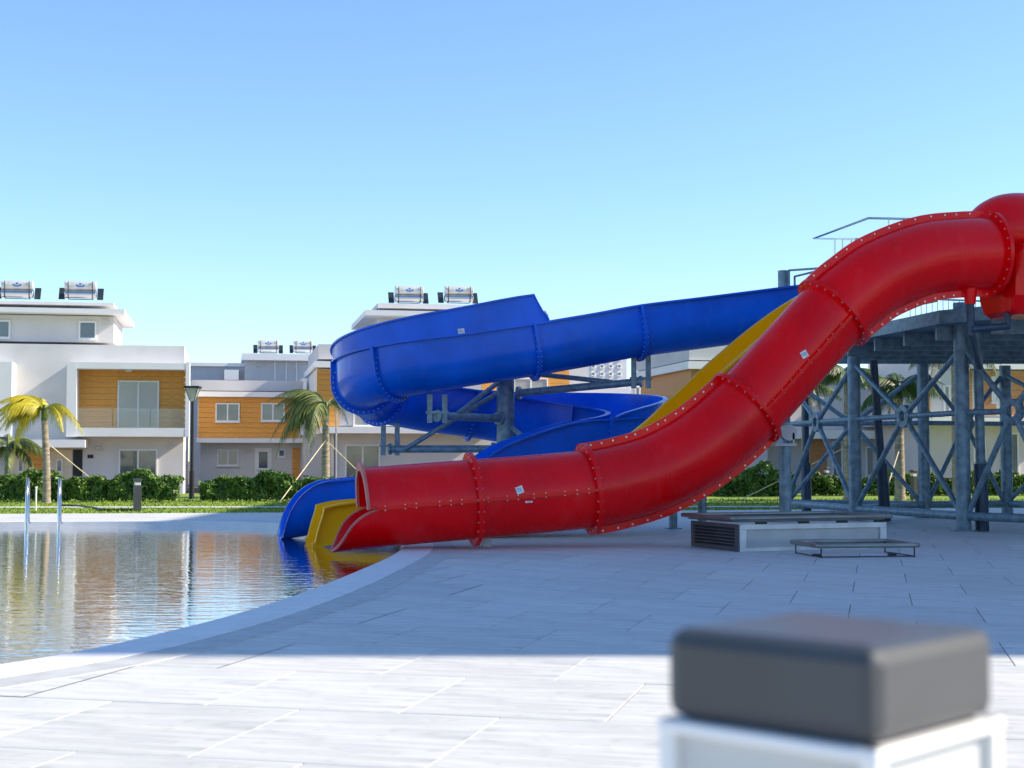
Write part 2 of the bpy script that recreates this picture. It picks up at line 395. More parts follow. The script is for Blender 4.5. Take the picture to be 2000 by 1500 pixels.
mb.tube([e1 + Vector((0, 0, -.72)), e1 + Vector((0, 0, -1.10)), e0 + Vector((0, 0, -1.16))], .06, 14)
mb.tube([e0 + Vector((0, 0, -.72)), e0 + Vector((0, 0, -1.2)), Vector((8.03, 25.3, 2.75))], .06, 14); rbuild(mb, 'hood_support', STEELD)
# supports of the tube
def bracket_leg(px, py, top, r, Y=None):
    b = at_z(px, py); mb = MB(); mb.tube([b, Vector((b.x, b.y, top))], r, 16); mb.tube([b, b + Vector((0, 0, .02))], r + .08, 16)
    rbuild(mb, 'support_leg', STEEL)
    mb = MB()
    for d in (-.06, .06): mb.box(b.x - .10, b.x + .10, b.y + d - .012, b.y + d + .012, top - .04, top + .24)
    mb.box(b.x - .12, b.x + .12, b.y - .12, b.y + .12, top - .05, top - .02); rbuild(mb, 'clamp_bracket', ALU, bevel=.01)
b = at_z(950, 1069); mb = MB()
mb.box(b.x - .06, b.x + .06, b.y - .02, b.y + .05, 0, .25); mb.tube([b + Vector((0, -.03, .22)), b + Vector((0, .05, .22))], .06, 16); mb.box(b.x - .09, b.x + .09, b.y - .06, b.y + .1, 0, .015)
rbuild(mb, 'foot_bracket', ALU, bevel=.006)
s0 = at_y(1533, 900, 22.3); mb = MB(); mb.tube([Vector((s0.x, s0.y, 0)), Vector((s0.x, s0.y, 1.42))], .092, 20); mb.tube([Vector((s0.x, s0.y, 0)), Vector((s0.x, s0.y, .02))], .19, 20); rbuild(mb, 'support_leg', STEEL)
mb = MB(); mb.box(s0.x - .17, s0.x + .15, s0.y - .14, s0.y + .14, 1.42, 1.46)
for d in (-.13, .11): mb.box(s0.x + d - .015, s0.x + d + .015, s0.y - .13, s0.y + .05, 1.46, 1.62)
mb.tube([Vector((s0.x + .05, s0.y - .13, 1.62)), Vector((s0.x + .05, s0.y + .1, 1.62))], .12, 20); rbuild(mb, 'clamp_bracket', ALU)
# stickers
def sticker(px, py, w, h, parent, off, dist_fn, tilt=0):
    d = ray(px, py).normalized(); o = Vector((0, 0, CH)); t = 15.0
    while t < 40 and dist_fn(o + d * t) > 0: t += .01
    p = o + d * t; e = .02
    g = Vector([dist_fn(p + Vector(v) * e) - dist_fn(p - Vector(v) * e) for v in ((1, 0, 0), (0, 1, 0), (0, 0, 1))]).normalized()
    x = Vector((0, 0, 1)).cross(g).normalized(); y = g.cross(x); ca, sa = math.cos(R(tilt)), math.sin(R(tilt)); x, y = x * ca + y * sa, y * ca - x * sa
    c = p + g * .004; mb = MB(); mb.add([c - x * w - y * h, c + x * w - y * h, c + x * w + y * h, c - x * w + y * h] + [c - x * w - y * h - g * .012, c + x * w - y * h - g * .012, c + x * w + y * h - g * .012, c - x * w + y * h - g * .012], [(0, 1, 2, 3), (0, 4, 5, 1), (1, 5, 6, 2), (2, 6, 7, 3), (3, 7, 4, 0)])
    ob = mb.build('sticker', PAPER, parent); ob.matrix_local = off
    c2 = c + g * .002; mb = MB()
    for k in (-.35, .1, .45): mb.add([c2 - x * w * .7 + y * h * (k - .1), c2 + x * w * .6 + y * h * (k - .1), c2 + x * w * .6 + y * h * (k + .1), c2 - x * w * .7 + y * h * (k + .1)], [(0, 1, 2, 3)])
    mb.build('print', mat('sticker_print', (.3, .42, .5), .5), ob)
def dred(p): return min((p - c).length for c in rc) - RR
for px, py, w, h, tl in ((845, 972, .06, .045, 5), (803, 1009, .055, .045, 0), (1015, 957, .05, .05, 20), (1571, 692, .05, .05, 30), (1033, 980, .05, .012, 3)): sticker(px, py, w, h, red, ROFF, dred, tl)

# ------------------------------------------------------------------ YELLOW SLIDE
YP = RP + VD * 2.9
ypx = [(-4.05 + 0, None)]
def lane(P0, X): return P0 + UD * X
yel = empty('racing_slide', lane(YP, 0), 0, 'yellow open straight slide running between the red tube and the blue flume', 'water slide')
YOFF = Matrix.Translation(-yel.location)
yz = []
for px, py, hh in ((605, 1068, 0), (632, 1050, 0), (668, 1046, 0)):
    q = at_plane(px, py, YP, VD); yz.append(((q - YP).dot(UD), q.z))
yz = [(yz[0][0], -.13), (yz[0][0] + .25, -.07), (yz[0][0] + .6, .0), (yz[0][0] + 1.5, .05), (yz[0][0] + 2.6, .12)]
for px, py, sl in ((1130, 915, .25), (1240, 838, .7), (1310, 775, .85), (1388, 704, .9), (1470, 636, .85), (1555, 579, .6), (1640, 545, .3)):
    q = at_plane(px, py, YP + VD * .70, VD); yz.append(((q - YP).dot(UD) + .58 * sl / math.sqrt(1 + sl * sl), q.z - .58 / math.sqrt(1 + sl * sl)))
yz.append((yz[-1][0] + 1.0, yz[-1][1] + .05))
yfr = frames_of(catmull([lane(YP, s) + Vector((0, 0, z)) for s, z in yz], 6))
def yprof(h, hw=.58, th=.03, lip=.13):
    o = [(-hw - lip, h), (-hw - lip, h - .03), (-hw, h - .03), (-hw, 0), (hw, 0), (hw, h - .03), (hw + lip, h - .03), (hw + lip, h), (hw - th, h), (hw - th, th), (-hw + th, th), (-hw + th, h)]
    return o
mb = MB(); pr = []
for i, f in enumerate(yfr):
    h = min(.58, .10 + .48 * max(0, i - 1) / 6.) if i < 8 else .58
    pr.append(yprof(h))
mb.sweep(yfr, pr, smooth=False); o = mb.build('slide_channel', YEL, yel); o.matrix_local = YOFF
for px, py in ((1372, 1040), (1315, 1033)):
    b = at_z(px, py); mb = MB(); mb.tube([b, Vector((b.x, b.y, 1.55 if px > 1350 else 1.2))], .075, 16); mb.tube([b, b + Vector((0, 0, .02))], .15, 16)
    o = mb.build('support_leg', STEEL, yel); o.matrix_local = YOFF
b1, b2 = at_z(1372, 1040), at_z(1315, 1033); mb = MB(); mb.tube([Vector((b1.x, b1.y, 1.3)), Vector((b2.x, b2.y, 1.15))], .05, 12); mb.tube([Vector((b1.x, b1.y, 1.5)), lane(YP, (b1 - YP).dot(UD)) + Vector((0, 0, 1.75))], .05, 12)
o = mb.build('cross_beam', STEEL, yel); o.matrix_local = YOFF

# ------------------------------------------------------------------ BLUE FLUME
BO = Vector((-.12, 27.4, 0)); BU = Vector((.9707, .2403, 0)); BV = Vector((-.2403, .9707, 0)); BR = 1.5
blue = empty('spiral_flume', BO, 0, 'glossy blue open spiral flume wound around one steel column', 'water slide')
BOFF = Matrix.Translation(-BO)
def bb(mb, name, m, parent=None, bevel=0):
    o = mb.build(name, m, parent or blue, bevel)
    if not parent: o.matrix_local = BOFF
    return o
ctrl = []                      # (U, V, z, outer extra wall)
for U, z in ((5.3, 3.52), (4.2, 3.36), (3.1, 3.2), (2.11, 3.06), (1.3, 2.9), (.55, 2.76), (.17, 2.685), (-.5, 2.58)): ctrl.append((U, -BR, z))
for k in range(0, 13):
    a = R(-90 - 15 * k); z = 2.47 - .72 * (k / 12.); ctrl.append((-1.15 + BR * math.cos(a), BR * math.sin(a), z))
for U, z in ((-.4, 1.66), (.3, 1.55)): ctrl.append((U, BR, z))
for k in range(0, 13):
    a = R(90 - 15 * k); z = 1.46 - .46 * (k / 12.); ctrl.append((.96 + BR * math.cos(a), BR * math.sin(a), z))
for U, z in ((.45, .86), (-.1, .66), (-.6, .38), (-1.5, .20), (-2.3, .09), (-3.0, .02), (-3.6, -.04), (-4.0, -.09), (-4.25, -.13)): ctrl.append((U, -BR, z))
bpts = [BO + BU * u + BV * v + Vector((0, 0, z)) for u, v, z in ctrl]
BP = 5; bc = catmull(bpts, BP); bfr = frames_of(bc); NB = len(bfr)
def uprof(ho, hi, r=.5, th=.028, lip=.07):
    o = [(-r - lip, ho), (-r - lip, ho - .035), (-r, ho - .035)] + [(-r * math.cos(R(180 * k / 16)), r - r * math.sin(R(180 * k / 16))) for k in range(17)] + [(r, hi - .035), (r + lip, hi - .035), (r + lip, hi)]
    q = r - th
    i = [(q, hi)] + [(q * math.cos(R(180 * k / 16)), r - q * math.sin(R(180 * k / 16))) for k in range(17)] + [(-q, ho)]
    return o + i
joints = [0, 3 * BP, 6 * BP, 11 * BP, 14 * BP, 17 * BP, 21 * BP, 25 * BP, 29 * BP, 34 * BP, 38 * BP, NB - 1]
def wallh(i):
    e = NB - 1 - i
    return max(.52, .9 - max(0, 2.2 * BP - e) * .9 / (2.2 * BP)) if e < 2.2 * BP else .9
for a, b in zip(joints[:-1], joints[1:]):
    mb = MB(); pr = []
    for i in range(a, b + 1):
        e = NB - 1 - i
        if e < 12:
            t = 1 - e / 12.; h = .9 - .84 * t ** 1.7
            pr.append([(x, min(y, h) if abs(x) > .3 else min(y, max(h, .05))) for x, y in uprof(.9, .9)])
        else: pr.append(uprof(.9, .9))
    mb.sweep(bfr[a:b + 1], pr); bb(mb, 'flume_section', BLUE)
bbolt = MB()
for j in joints[1:-1]:
    P, T, B, N = bfr[j]; mb = MB()
    r = .5; o_ = [(-r - .085, .9), ] + [(-(r + .085) * math.cos(R(180 * k / 16)), r - (r + .085) * math.sin(R(180 * k / 16))) for k in range(17)] + [(r + .085, .9)]
    i_ = [(r - .01, .9)] + [((r - .01) * math.cos(R(180 * k / 16)), r - (r - .01) * math.sin(R(180 * k / 16))) for k in range(17)] + [(-r + .01, .9)]
    mb.sweep([(P + T * d, T, B, N) for d in (-.028, .028)], [o_ + i_] * 2, smooth=False); bb(mb, 'joint_flange', BLUE)
    for k in range(-2, 19):
        x, y = (-(r + .045) * math.cos(R(10 * k)), r - (r + .045) * math.sin(R(10 * k)))
        Q = P + B * x + N * y; bbolt.tube([Q - T * .045, Q + T * .038], .011, 6)
o = bb(bbolt, 'bolts', BOLT); o['kind'] = 'stuff'
# raised splash wall on the outside of the upper turn
ga, gb = 5 * BP + 1, 17 * BP
mb = MB(); pr = []
for i in range(ga, gb + 1):
    t = (i - ga) / (gb - ga); h = .9 + min(1, (i - ga) / 3.) * (.47 - .35 * max(0, (t - .1) / .9))
    pr.append([(-.53, .88), (-.53 - .02, h), (-.53 - .06, h), (-.53 - .06, h + .03), (-.50, h + .03), (-.50, .88)])
mb.sweep(bfr[ga:gb + 1], pr, smooth=False); bb(mb, 'splash_wall', BLUE)
ga, gb = 21 * BP, 34 * BP
mb = MB(); pr = []
for i in range(ga, gb + 1):
    t = (i - ga) / (gb - ga); h = .9 + .28 * math.sin(math.pi * min(1, t * 1.02)) ** .6
    pr.append([(-.53, .88), (-.53 - .02, h), (-.53 - .06, h), (-.53 - .06, h + .03), (-.50, h + .03), (-.50, .88)])
mb.sweep(bfr[ga:gb + 1], pr, smooth=False); bb(mb, 'splash_wall', BLUE)
# column and arms
def V3(u, v, z): return BO + BU * u + BV * v + Vector((0, 0, z))
mb = MB(); mb.tube([BO, BO + Vector((0, 0, 2.75))], .165, 24); mb.tube([BO, BO + Vector((0, 0, .03))], .3, 24); bb(mb, 'support_column', STEEL)
def arm(u, v, z0, z1, name='support_arm', r=.07):
    e = V3(u, v, z1); s = V3(u * .09, v * .09, z0); mb = MB(); mb.tube([s, e], r, 16); d = (e - s).normalized(); mb.tube([e - d * .02, e + d * .02], r + .035, 16); mb.tube([s, s + d * .06], r + .05, 16)
    bb(mb, name, STEEL); return e
def strut(p, q, r=.045): 
    mb = MB(); mb.tube([p, q], r, 12); bb(mb, 'diagonal_strut', STEEL)
def clamp(e, top):
    mb = MB()
    for d in (-.13, .13):
        for k in (-.03, .03): mb.add([], []); mb.box(e.x + d - .045, e.x + d + .045, e.y + k - .008, e.y + k + .008, e.z - .12, top + .1)
        mb.tube([e + Vector((d, -.05, .12)), e + Vector((d, .05, .12))], .03, 10)
    mb.box(e.x - .2, e.x + .2, e.y - .06, e.y + .06, e.z + .04, e.z + .08); bb(mb, 'clamp_bracket', ALU if False else STEEL)
e = arm(2.15, -1.45, 2.45, 2.62); clamp(e, 3.06); strut(V3(.1, -.1, 1.9 + .95), V3(1.7, -1.15, 2.62)); 
e = arm(-1.55, -1.35, 1.98, 1.98); clamp(e, 2.25); strut(V3(-.06, -.05, 2.72), V3(-1.1, -.95, 2.03)); strut(V3(-.06, .05, 2.5), V3(-1.75, .75, 1.42))
e = arm(-2.0, .95, 1.42, 1.42); clamp(e, 1.8); strut(V3(.05, -.06, 1.85), V3(.7, -1.3, 1.1))
def dblue(p):
    l = p - BO; return -(l.dot(BV) + BR + .5)
def dsplash(p):
    l = p - BO; return -(l.dot(BV) + BR + .565)
for px, py, fn, w, h, tl in ((901, 647, dsplash, .055, .045, 8), (1144, 629, dblue, .05, .045, 0), (1064, 615, dblue, .05, .06, 35)): sticker(px, py, w, h, blue, BOFF, fn, tl)

# ------------------------------------------------------------------ TOWER
tw = empty('slide_tower', (8, 28, 0), 0, 'blue grey steel tower with cross braced columns and platform behind the red slide', 'tower')
TOFF = Matrix.Translation(-Vector((8, 28, 0)))
def tb(mb, name, m, bevel=0, parent=None):
    o = mb.build(name, m, parent or tw, bevel)
    if not parent: o.matrix_local = TOFF
    return o
K1, K2, K3, K4 = (6.16, 33.4), (6.76, 29.2), (7.7, 25.3), (8.85, 23.6)
B1, B2, B3 = (8.9, 32.0), (10.95, 32.8), (12.5, 27)
cols = {'K1': (K1, 5.5), 'K2': (K2, 3.25), 'K3': (K3, 3.9), 'K4': (K4, 3.5), 'B1': (B1, 3.3), 'B2': (B2, 3.3), 'B3': (B3, 3.3)}
for k, ((x, y), h) in cols.items():
    mb = MB(); mb.tube([(x, y, 0), (x, y, h)], .125, 24); mb.tube([(x, y, 0), (x, y, .025)], .23, 24); mb.tube([(x, y, h), (x, y, h + .01)], .12, 24); tb(mb, 'column', STEEL)
def bay(a, b, zl=.35, zh=3.05, zm=2.02, ringed=True):
    A = Vector((*a, 0)); Bv = Vector((*b, 0)); D = (Bv - A).normalized(); m = (A + Bv) / 2; nrm = Vector((-D.y, D.x, 0))
    A2, B2_ = A + D * .12, Bv - D * .12
    c = m + Vector((0, 0, zm))
    for p in (A2 + Vector((0, 0, zl)), A2 + Vector((0, 0, zh)), B2_ + Vector((0, 0, zl)), B2_ + Vector((0, 0, zh)), A2 + Vector((0, 0, zm)), B2_ + Vector((0, 0, zm))):
        d = (c - p).normalized(); mb = MB(); mb.tube([p, c - d * .2], .05, 12); mb.tube([c - d * .24, c - d * .12], .06, 12); tb(mb, 'brace', STEEL)
    mb = MB(); n = 20; vs = []
    for r_, o_ in ((.21, -.05), (.10, -.05), (.10, .05), (.21, .05)):
        vs += [c + (D * math.cos(2 * math.pi * k / n) + Vector((0, 0, 1)) * math.sin(2 * math.pi * k / n)) * r_ + nrm * o_ for k in range(n)]
    fs = [(i * n + k, i * n + (k + 1) % n, ((i + 1) % 4) * n + (k + 1) % n, ((i + 1) % 4) * n + k) for i in range(4) for k in range(n)]
    mb.add(vs, fs); tb(mb, 'node_ring', STEEL)
    mb = MB(); mb.tube([A2 + Vector((0, 0, .26)), B2_ + Vector((0, 0, .26))], .075, 14); tb(mb, 'ground_beam', STEEL)
for a, b in ((K1, K2), (K2, K3), (K3, K4), (K1, B1), (B1, B2), (B2, B3)): bay(a, b)
mb = MB(); mb.tube([(K2[0], K2[1], .26), (B1[0], B1[1], .26)], .07, 12); tb(mb, 'ground_beam', STEEL)
for (x, y, h, tx, ty) in ((6.75, 34.0, 2.9, 6.75, 34.0), (7.45, 29.6, 3.2, 7.2, 29.4), (8.03, 25.35, 3.5, 8.0, 25.35)):
    mb = MB(); mb.tube([(x, y, 0), (tx, ty, h)], .08, 16); tb(mb, 'slender_post', STEELD if y > 26 else STEEL)
    mb = MB(); mb.tube([(x, y, 0), (x + (tx - x) * .35, y + (ty - y) * .35, 1.15)], .115, 16); tb(mb, 'post_sleeve', STEELD)
plat = [(6.45, 29.3), (7.25, 25.0), (8.9, 22.9), (12.9, 23.2), (13, 28), (11.2, 33.1), (8.6, 32.3)]
mb = MB(); n = len(plat)
mb.add([(x, y, 3.52) for x, y in plat] + [(x, y, 3.75) for x, y in plat], [tuple(range(n))[::-1], tuple(range(n, 2 * n))] + [(i, (i + 1) % n, (i + 1) % n + n, i + n) for i in range(n)])
tb(mb, 'platform', STEEL)
for k in range(7):       # joists under the platform
    y = 24.2 + k * 1.25; mb = MB(); x0 = 7.3 + max(0, 25 - y) * .6 - max(0, y - 25) * .18; mb.box(x0 + .1, 12.4 - max(0, y - 28) * .3, y - .05, y + .05, 3.28, 3.518); tb(mb, 'joist', STEEL)
def rail(pts, zs, r=.022):
    mb = MB(); 
    for z in zs: mb.tube([(x, y, z) for x, y in pts], r, 8)
    tb(mb, 'railing', CHROME)
    mb = MB()
    for i in range(len(pts) - 1):
        n_ = max(1, int((Vector(pts[i + 1]) - Vector(pts[i])).length / .14))
        for k in range(n_ + 1):
            t = k / n_; x = pts[i][0] * (1 - t) + pts[i + 1][0] * t; y = pts[i][1] * (1 - t) + pts[i + 1][1] * t; mb.tube([(x, y, 3.75), (x, y, zs[0])], .009, 6)
    o = tb(mb, 'balusters', PVC); o['kind'] = 'stuff'
rail([(8.7, 32.2), (11.1, 33.0), (12.9, 28)], (4.75, 3.85))
mb = MB(); q = [at_y(x, y, 30) for x, y in ((1670, 467), (1589, 466), (1696, 426), (1800, 428), (1800, 467), (1670, 467))]; mb.tube(q, .024, 10)
for x in (1630, 1645, 1662, 1735): a = at_y(x, 466 if x < 1700 else 427, 30); mb.tube([a, Vector((a.x, a.y + .1, 3.62))], .018, 8)
tb(mb, 'guard_frame', CHROME)
mb = MB(); 
for (x0, y0, x1, y1) in ((1541, 528, 1600, 524), (1552, 540, 1610, 526)): a = at_y(x0, y0, 33.2); b = at_y(x1, y1, 31); mb.tube([a - Vector((0, 0, .5)), a, b], .025, 8)
tb(mb, 'handrail', STEEL)

# ------------------------------------------------------------------ SERVICE HATCH AND FRAME
NL, BL, NR = at_z(1445, 1078), at_z(1387, 1065), at_z(1732, 1071)
ex = (NR - NL).normalized(); ey = Vector((-ex.y, ex.x, 0)); Lx = (NR - NL).length; Ly = 1.35
hb = empty('service_hatch', NL, math.atan2(ex.y, ex.x), 'low grey aluminium hatch box with louvred side and tube frame lid on the deck', 'hatch')
mb = MB(); mb.box(.03, Lx - .03, .03, Ly - .03, 0, .35); mb.build('body', ALU, hb)
mb = MB()
for x0, x1, z0, z1 in ((0, Lx, .29, .36), (0, Lx, 0, .05), (0, .1, .05, .29), (Lx - .1, Lx, .05, .29)): mb.box(x0, x1, -.004, .03, z0, z1)
mb.build('front_trim', mat('pale_aluminium', (.6, .61, .62), .4, .3), hb, bevel=.004)
for k in range(6):
    mb = MB(); z = .045 + k * .044; mb.add([(-.02, .1, z), (-.02, Ly - .1, z), (.03, Ly - .1, z + .04), (.03, .1, z + .04), (-.02, .1, z + .012), (-.02, Ly - .1, z + .012)], [(0, 1, 2, 3), (0, 3, 4), (1, 5, 2), (4, 3, 2, 5), (0, 4, 5, 1)]); mb.build('louver', ALUD, hb)
mb = MB(); mb.box(-.02, .03, 0, .1, 0, .36); mb.box(-.02, .03, Ly - .1, Ly, 0, .36); mb.box(-.02, .03, .1, Ly - .1, 0, .045); mb.box(-.02, .03, .1, Ly - .1, .31, .36); mb.build('side_frame', ALUD, hb)
def tubeframe(parent, x0, x1, y0, y1, z, r, name='lid_frame'):
    mb = MB(); c = .06; pts = []
    for (cx, cy, a0) in ((x0 + c, y0 + c, 180), (x1 - c, y0 + c, 270), (x1 - c, y1 - c, 0), (x0 + c, y1 - c, 90)):
        for k in range(5): a = R(a0 + 22.5 * k); pts.append((cx + c * math.cos(a), cy + c * math.sin(a), z))
    pts.append(pts[0]); pts.append(pts[1]); mb.tube(pts, r, 10, caps=False); return mb.build(name, OLIVE, parent)
tubeframe(hb, -.12, Lx + .06, -.06, Ly + .1, .44, .03)
tubeframe(hb, -.06, Lx, .02, Ly + .02, .40, .014, 'inner_frame')
for x in (.25, .9, 1.5, 2.1):
    mb = MB(); mb.box(x, x + .16, -.01, .03, .362, .385); mb.build('hinge', DARK, hb)
f0 = at_z(1604, 1090); f1 = at_z(1786, 1088); fx = (f1 - f0).normalized(); FL = (f1 - f0).length
fb = empty('equipment_stand', f0, math.atan2(fx.y, fx.x), 'small low olive tube frame on thin legs in front of the hatch', 'frame')
tubeframe(fb, -.05, FL + .05, -.05, .95, .15, .03, 'top_frame')
for x in (0, FL):
    for y in (0, .9): mb = MB(); mb.tube([(x, y, 0), (x, y, .15)], .009, 8); mb.build('leg', DARK, fb)
mb = MB(); mb.tube([(0, 0, .012), (FL, 0, .012)], .007, 8); mb.tube([(0, 0, .012), (0, .9, .012)], .007, 8); mb.tube([(FL, 0, .012), (FL, .9, .012)], .007, 8); mb.build('base_rod', DARK, fb)
for x in (.02, FL - .2): mb = MB(); mb.box(x, x + .1, .3, .36, .0, .03); mb.build('latch', DARK, fb)

# ------------------------------------------------------------------ NEAR BOLLARD
th = R(43.9); c0 = Vector((.2492 * .95 - .006, .95, 0)); s_ = .170
bl = empty('bollard_light', c0, math.pi / 2 - th - math.pi / 2 + 0, 'square bollard light with dark cap and frosted lens, blurred in the near foreground', 'bollard')
bl.rotation_euler = (0, 0, math.pi / 2 - th)      # local x = right hand edge, local y = left hand edge
def rbox(x0, x1, y0, y1, z0, z1): m_ = MB(); m_.box(x0, x1, y0, y1, z0, z1); return m_
zt = 1.081
rbox(0, s_, 0, s_, zt - .064, zt).build('cap', ANTH, bl, bevel=.012)
rbox(.006, s_ - .006, .006, s_ - .006, zt - .20, zt - .066).build('lens', LENS, bl, bevel=.004)
for x in (-.002, s_ - .010):
    for y in (-.002, s_ - .010): rbox(x, x + .012, y, y + .012, zt - .20, zt - .0645).build('lens_post', PVC, bl)
rbox(-.004, s_ + .004, -.004, s_ + .004, zt - .074, zt - .0645).build('lens_rim', PVC, bl, bevel=.003)
rbox(0, s_, 0, s_, 0, zt - .202).build('post', ANTH, bl, bevel=.006)
rbox(-.03, s_ + .03, -.03, s_ + .03, .0, .012).build('base_plate', ANTH, bl)

# ------------------------------------------------------------------ far bollards, ladder, lamp, posts
def far_bollard(px, pyb, pyt, label, z=0.0):
    p = at_z(px, pyb, z); h = (pyb - pyt) * p.y / F; r = .085
    b = empty('path_bollard', p, R(25), label, 'bollard', 'small bollards along the path')
    m_ = MB(); m_.box(-r, r, -r, r, 0, h * .80); m_.build('post', ANTH, b, bevel=.01)
    m_ = MB(); m_.box(-r * .8, r * .8, -r * .8, r * .8, h * .80, h * .90); m_.build('lens', LENS, b)
    m_ = MB(); m_.box(-r * 1.03, r * 1.03, -r * 1.03, r * 1.03, h * .90, h); m_.build('cap', ANTH, b, bevel=.01)
far_bollard(268, 998, 935, 'dark square bollard at the lawn edge right of the pool ladder', -.02)
far_bollard(597, 968, 928, 'grey bollard in front of the hedge beside the palm', -.03)
far_bollard(1615, 962, 913, 'dark bollard on the lawn seen through the tower columns', -.03)
far_bollard(1785, 977, 918, 'dark bollard beside the palm trunk behind the tower', -.03)
lad = empty('pool_ladder', at_z(84, 1024), 0, 'stainless steel pool ladder with two tall handrail loops at the far edge', 'ladder')
for px in (52, 115):
    p = at_z(px, 1024) - lad.location; m_ = MB(); h = .86; pts = []
    m_.tube([p + Vector((-.24 * d, d, z)) for d, z in ((.42, 0), (.38, .5), (.28, .78), (.14, .86), (.02, .78), (-.1, .5), (-.16, 0), (-.18, -.9))], .024, 12)
    m_.build('handrail', CHROME, lad)
    m_ = MB(); m_.tube([p + Vector((-.1, .42, 0)), p + Vector((-.1, .42, .02))], .05, 12); m_.build('foot_flange', CHROME, lad)
for k in range(3):
    a = at_z(52, 1024) - lad.location; b = at_z(115, 1024) - lad.location; m_ = MB(); z = -.25 - .25 * k
    m_.tube([a + Vector((.03, -.21, z)), b + Vector((.03, -.21, z))], .025, 10); m_.build('step', CHROME, lad)
lp = at_z(374, 975, -.035); lam = empty('lamp_post', lp, 0, 'slim black lamp post with tapered lantern head before the white houses', 'street lamp')
zs = 1.2 + 148 * lp.y / F
m_ = MB(); m_.tube([(0, 0, 0), (0, 0, .9), (0, 0, .92), (0, 0, zs - .5)], [.085, .08, .055, .05], 16); m_.build('pole', DARK, lam)
m_ = MB(); sq = [(-1, -1), (1, -1), (1, 1), (-1, 1)]
m_.add([(x * .06, y * .06, zs - .5) for x, y in sq] + [(x * .20, y * .20, zs - .07) for x, y in sq], [(0, 1, 5, 4), (1, 2, 6, 5), (2, 3, 7, 6), (3, 0, 4, 7)]); m_.build('lantern_glass', LENSG, lam)
m_ = MB()
for x, y in sq: m_.tube([(x * .06, y * .06, zs - .5), (x * .20, y * .20, zs - .07)], .014, 6)
m_.build('lantern_frame', DARK, lam)
m_ = MB(); m_.box(-.25, .25, -.25, .25, zs - .07, zs); m_.build('lantern_cap', DARK, lam, bevel=.02)
hose = MB(); hp = [at_z(x, y, -.01) for x, y in ((120, 987), (150, 988), (190, 993), (200, 996), (260, 996))]; hose.tube(catmull(hp, 5), .03, 8)
tag(hose.build('garden_hose', DARK), 'black hose lying on the lawn edge behind the ladder', 'hose')
stk = at_z(70, 998, -.03); m_ = MB(); m_.tube([stk, stk + Vector((0, 0, .55))], .02, 8); m_.tube([stk + Vector((0, 0, .55)), stk + Vector((0, 0, .6))], .03, 8)
tag(m_.build('marker_stake', PVC), 'thin white stake in the lawn beside the pool ladder', 'stake')

# ------------------------------------------------------------------ PALMS
def frond_mesh(name, m, L, droop, seed):
    r = random.Random(seed); mb = MB(); n = 22; pts = []
    for k in range(n + 1):
        t = k / n; pts.append(Vector((L * (t - .12 * droop * t ** 3), 0, L * (.42 * t - droop * .85 * t ** 2.2))))
    mb.tube(pts, [.018 * (1 - .8 * k / n) + .003 for k in range(n + 1)], 5)
    for k in range(3, n + 1):
        for sub in (0, .5):
            t = (k - sub) / n; i = min(n - 1, int(t * n)); p = pts[i].lerp(pts[i + 1], t * n - i); T = (pts[i + 1] - pts[i]).normalized()
            ln = L * .30 * math.sin(math.pi * min(1, .18 + t * .8)) + .08
            for sd in (-1, 1):
                d = (Vector((0, sd, 0)) * .75 + T * .65 + Vector((0, 0, -.25 - .5 * droop + r.uniform(-.25, .2)))).normalized() * ln * r.uniform(.8, 1.1)
                w = T * .016; mid = p + d * .55 + Vector((0, 0, .03)); tip = p + d + Vector((0, 0, -.28 * ln))
                mb.add([p - w, p + w, mid + w * 1.1, mid - w * 1.1, tip], [(0, 1, 2, 3), (3, 2, 4)])
    o = mb.build(name, m); return o
def palm(px, Y, z_base, py_crown, rt, m, L, label, nfr=16, droop=1.0, lean=(0, 0), ropes=(), seed=1, bias=None, bp=.5):
    base = at_y(px, 900, Y); base.z = z_base; top = at_y(px, py_crown, Y).z - z_base
    t = empty('palm_tree', base, 0, label, 'palm tree', 'palm trees round the pool garden')
    r = random.Random(seed); mb = MB(); n = 26
    mb.tube([(lean[0] * (k / n) ** 2, lean[1] * (k / n) ** 2, top * k / n) for k in range(n + 1)], [rt * (1.25 - .35 * k / n) * (1 + .07 * (k % 2)) * (1.25 if k == 0 else 1) for k in range(n + 1)], 14)
    mb.build('trunk', TRUNK, t)
    mb = MB(); mb.tube([(lean[0], lean[1], top - .05), (lean[0], lean[1], top + .25), (lean[0], lean[1], top + .42)], [rt * 1.0, rt * .9, .03], 12); mb.build('crownshaft', FRONDG, t)
    var = [frond_mesh('frond', m, L, droop * dv, seed * 10 + i) for i, dv in enumerate((.75, 1.0, 1.25))]
    for k in range(nfr):
        a = 2.4 * k + r.uniform(-.3, .3)
        if bias is not None and r.random() < bp: a = bias + r.uniform(-.8, .8)
        tilt = r.uniform(-.75, .35) * (1 if k > 3 else .4); s = r.uniform(.8, 1.1)
        M = Matrix.Translation((lean[0], lean[1], top + .2 + .12 * r.random())) @ Matrix.Rotation(a, 4, 'Z') @ Matrix.Rotation(tilt, 4, 'Y') @ Matrix.Diagonal((s, s, s, 1))
        if k < 3: o = var[k]; o.parent = t; o.matrix_local = M
        else: inst(var[k % 3], 'frond', t, M)
    for (gx, gy, zz) in ropes:
        g = at_y(gx, 900, gy); g.z = -.05; g = g - base; mb = MB(); mb.tube([(0, 0, zz), g], .015, 6); mb.build('support_rope', ROPE, t)
palm(92, 43.3, -.035, 818, .095, FRONDY, 1.35, 'palm with yellow drooping crown left of the lamp post', 15, 1.15, (-.1, 0), ((232, 46.5, 1.75),), 3, math.pi, .85)
palm(15, 46.5, -.035, 893, .085, FRONDO, 1.3, 'short young green palm at the far left edge', 12, .9, (0, 0), (), 5)
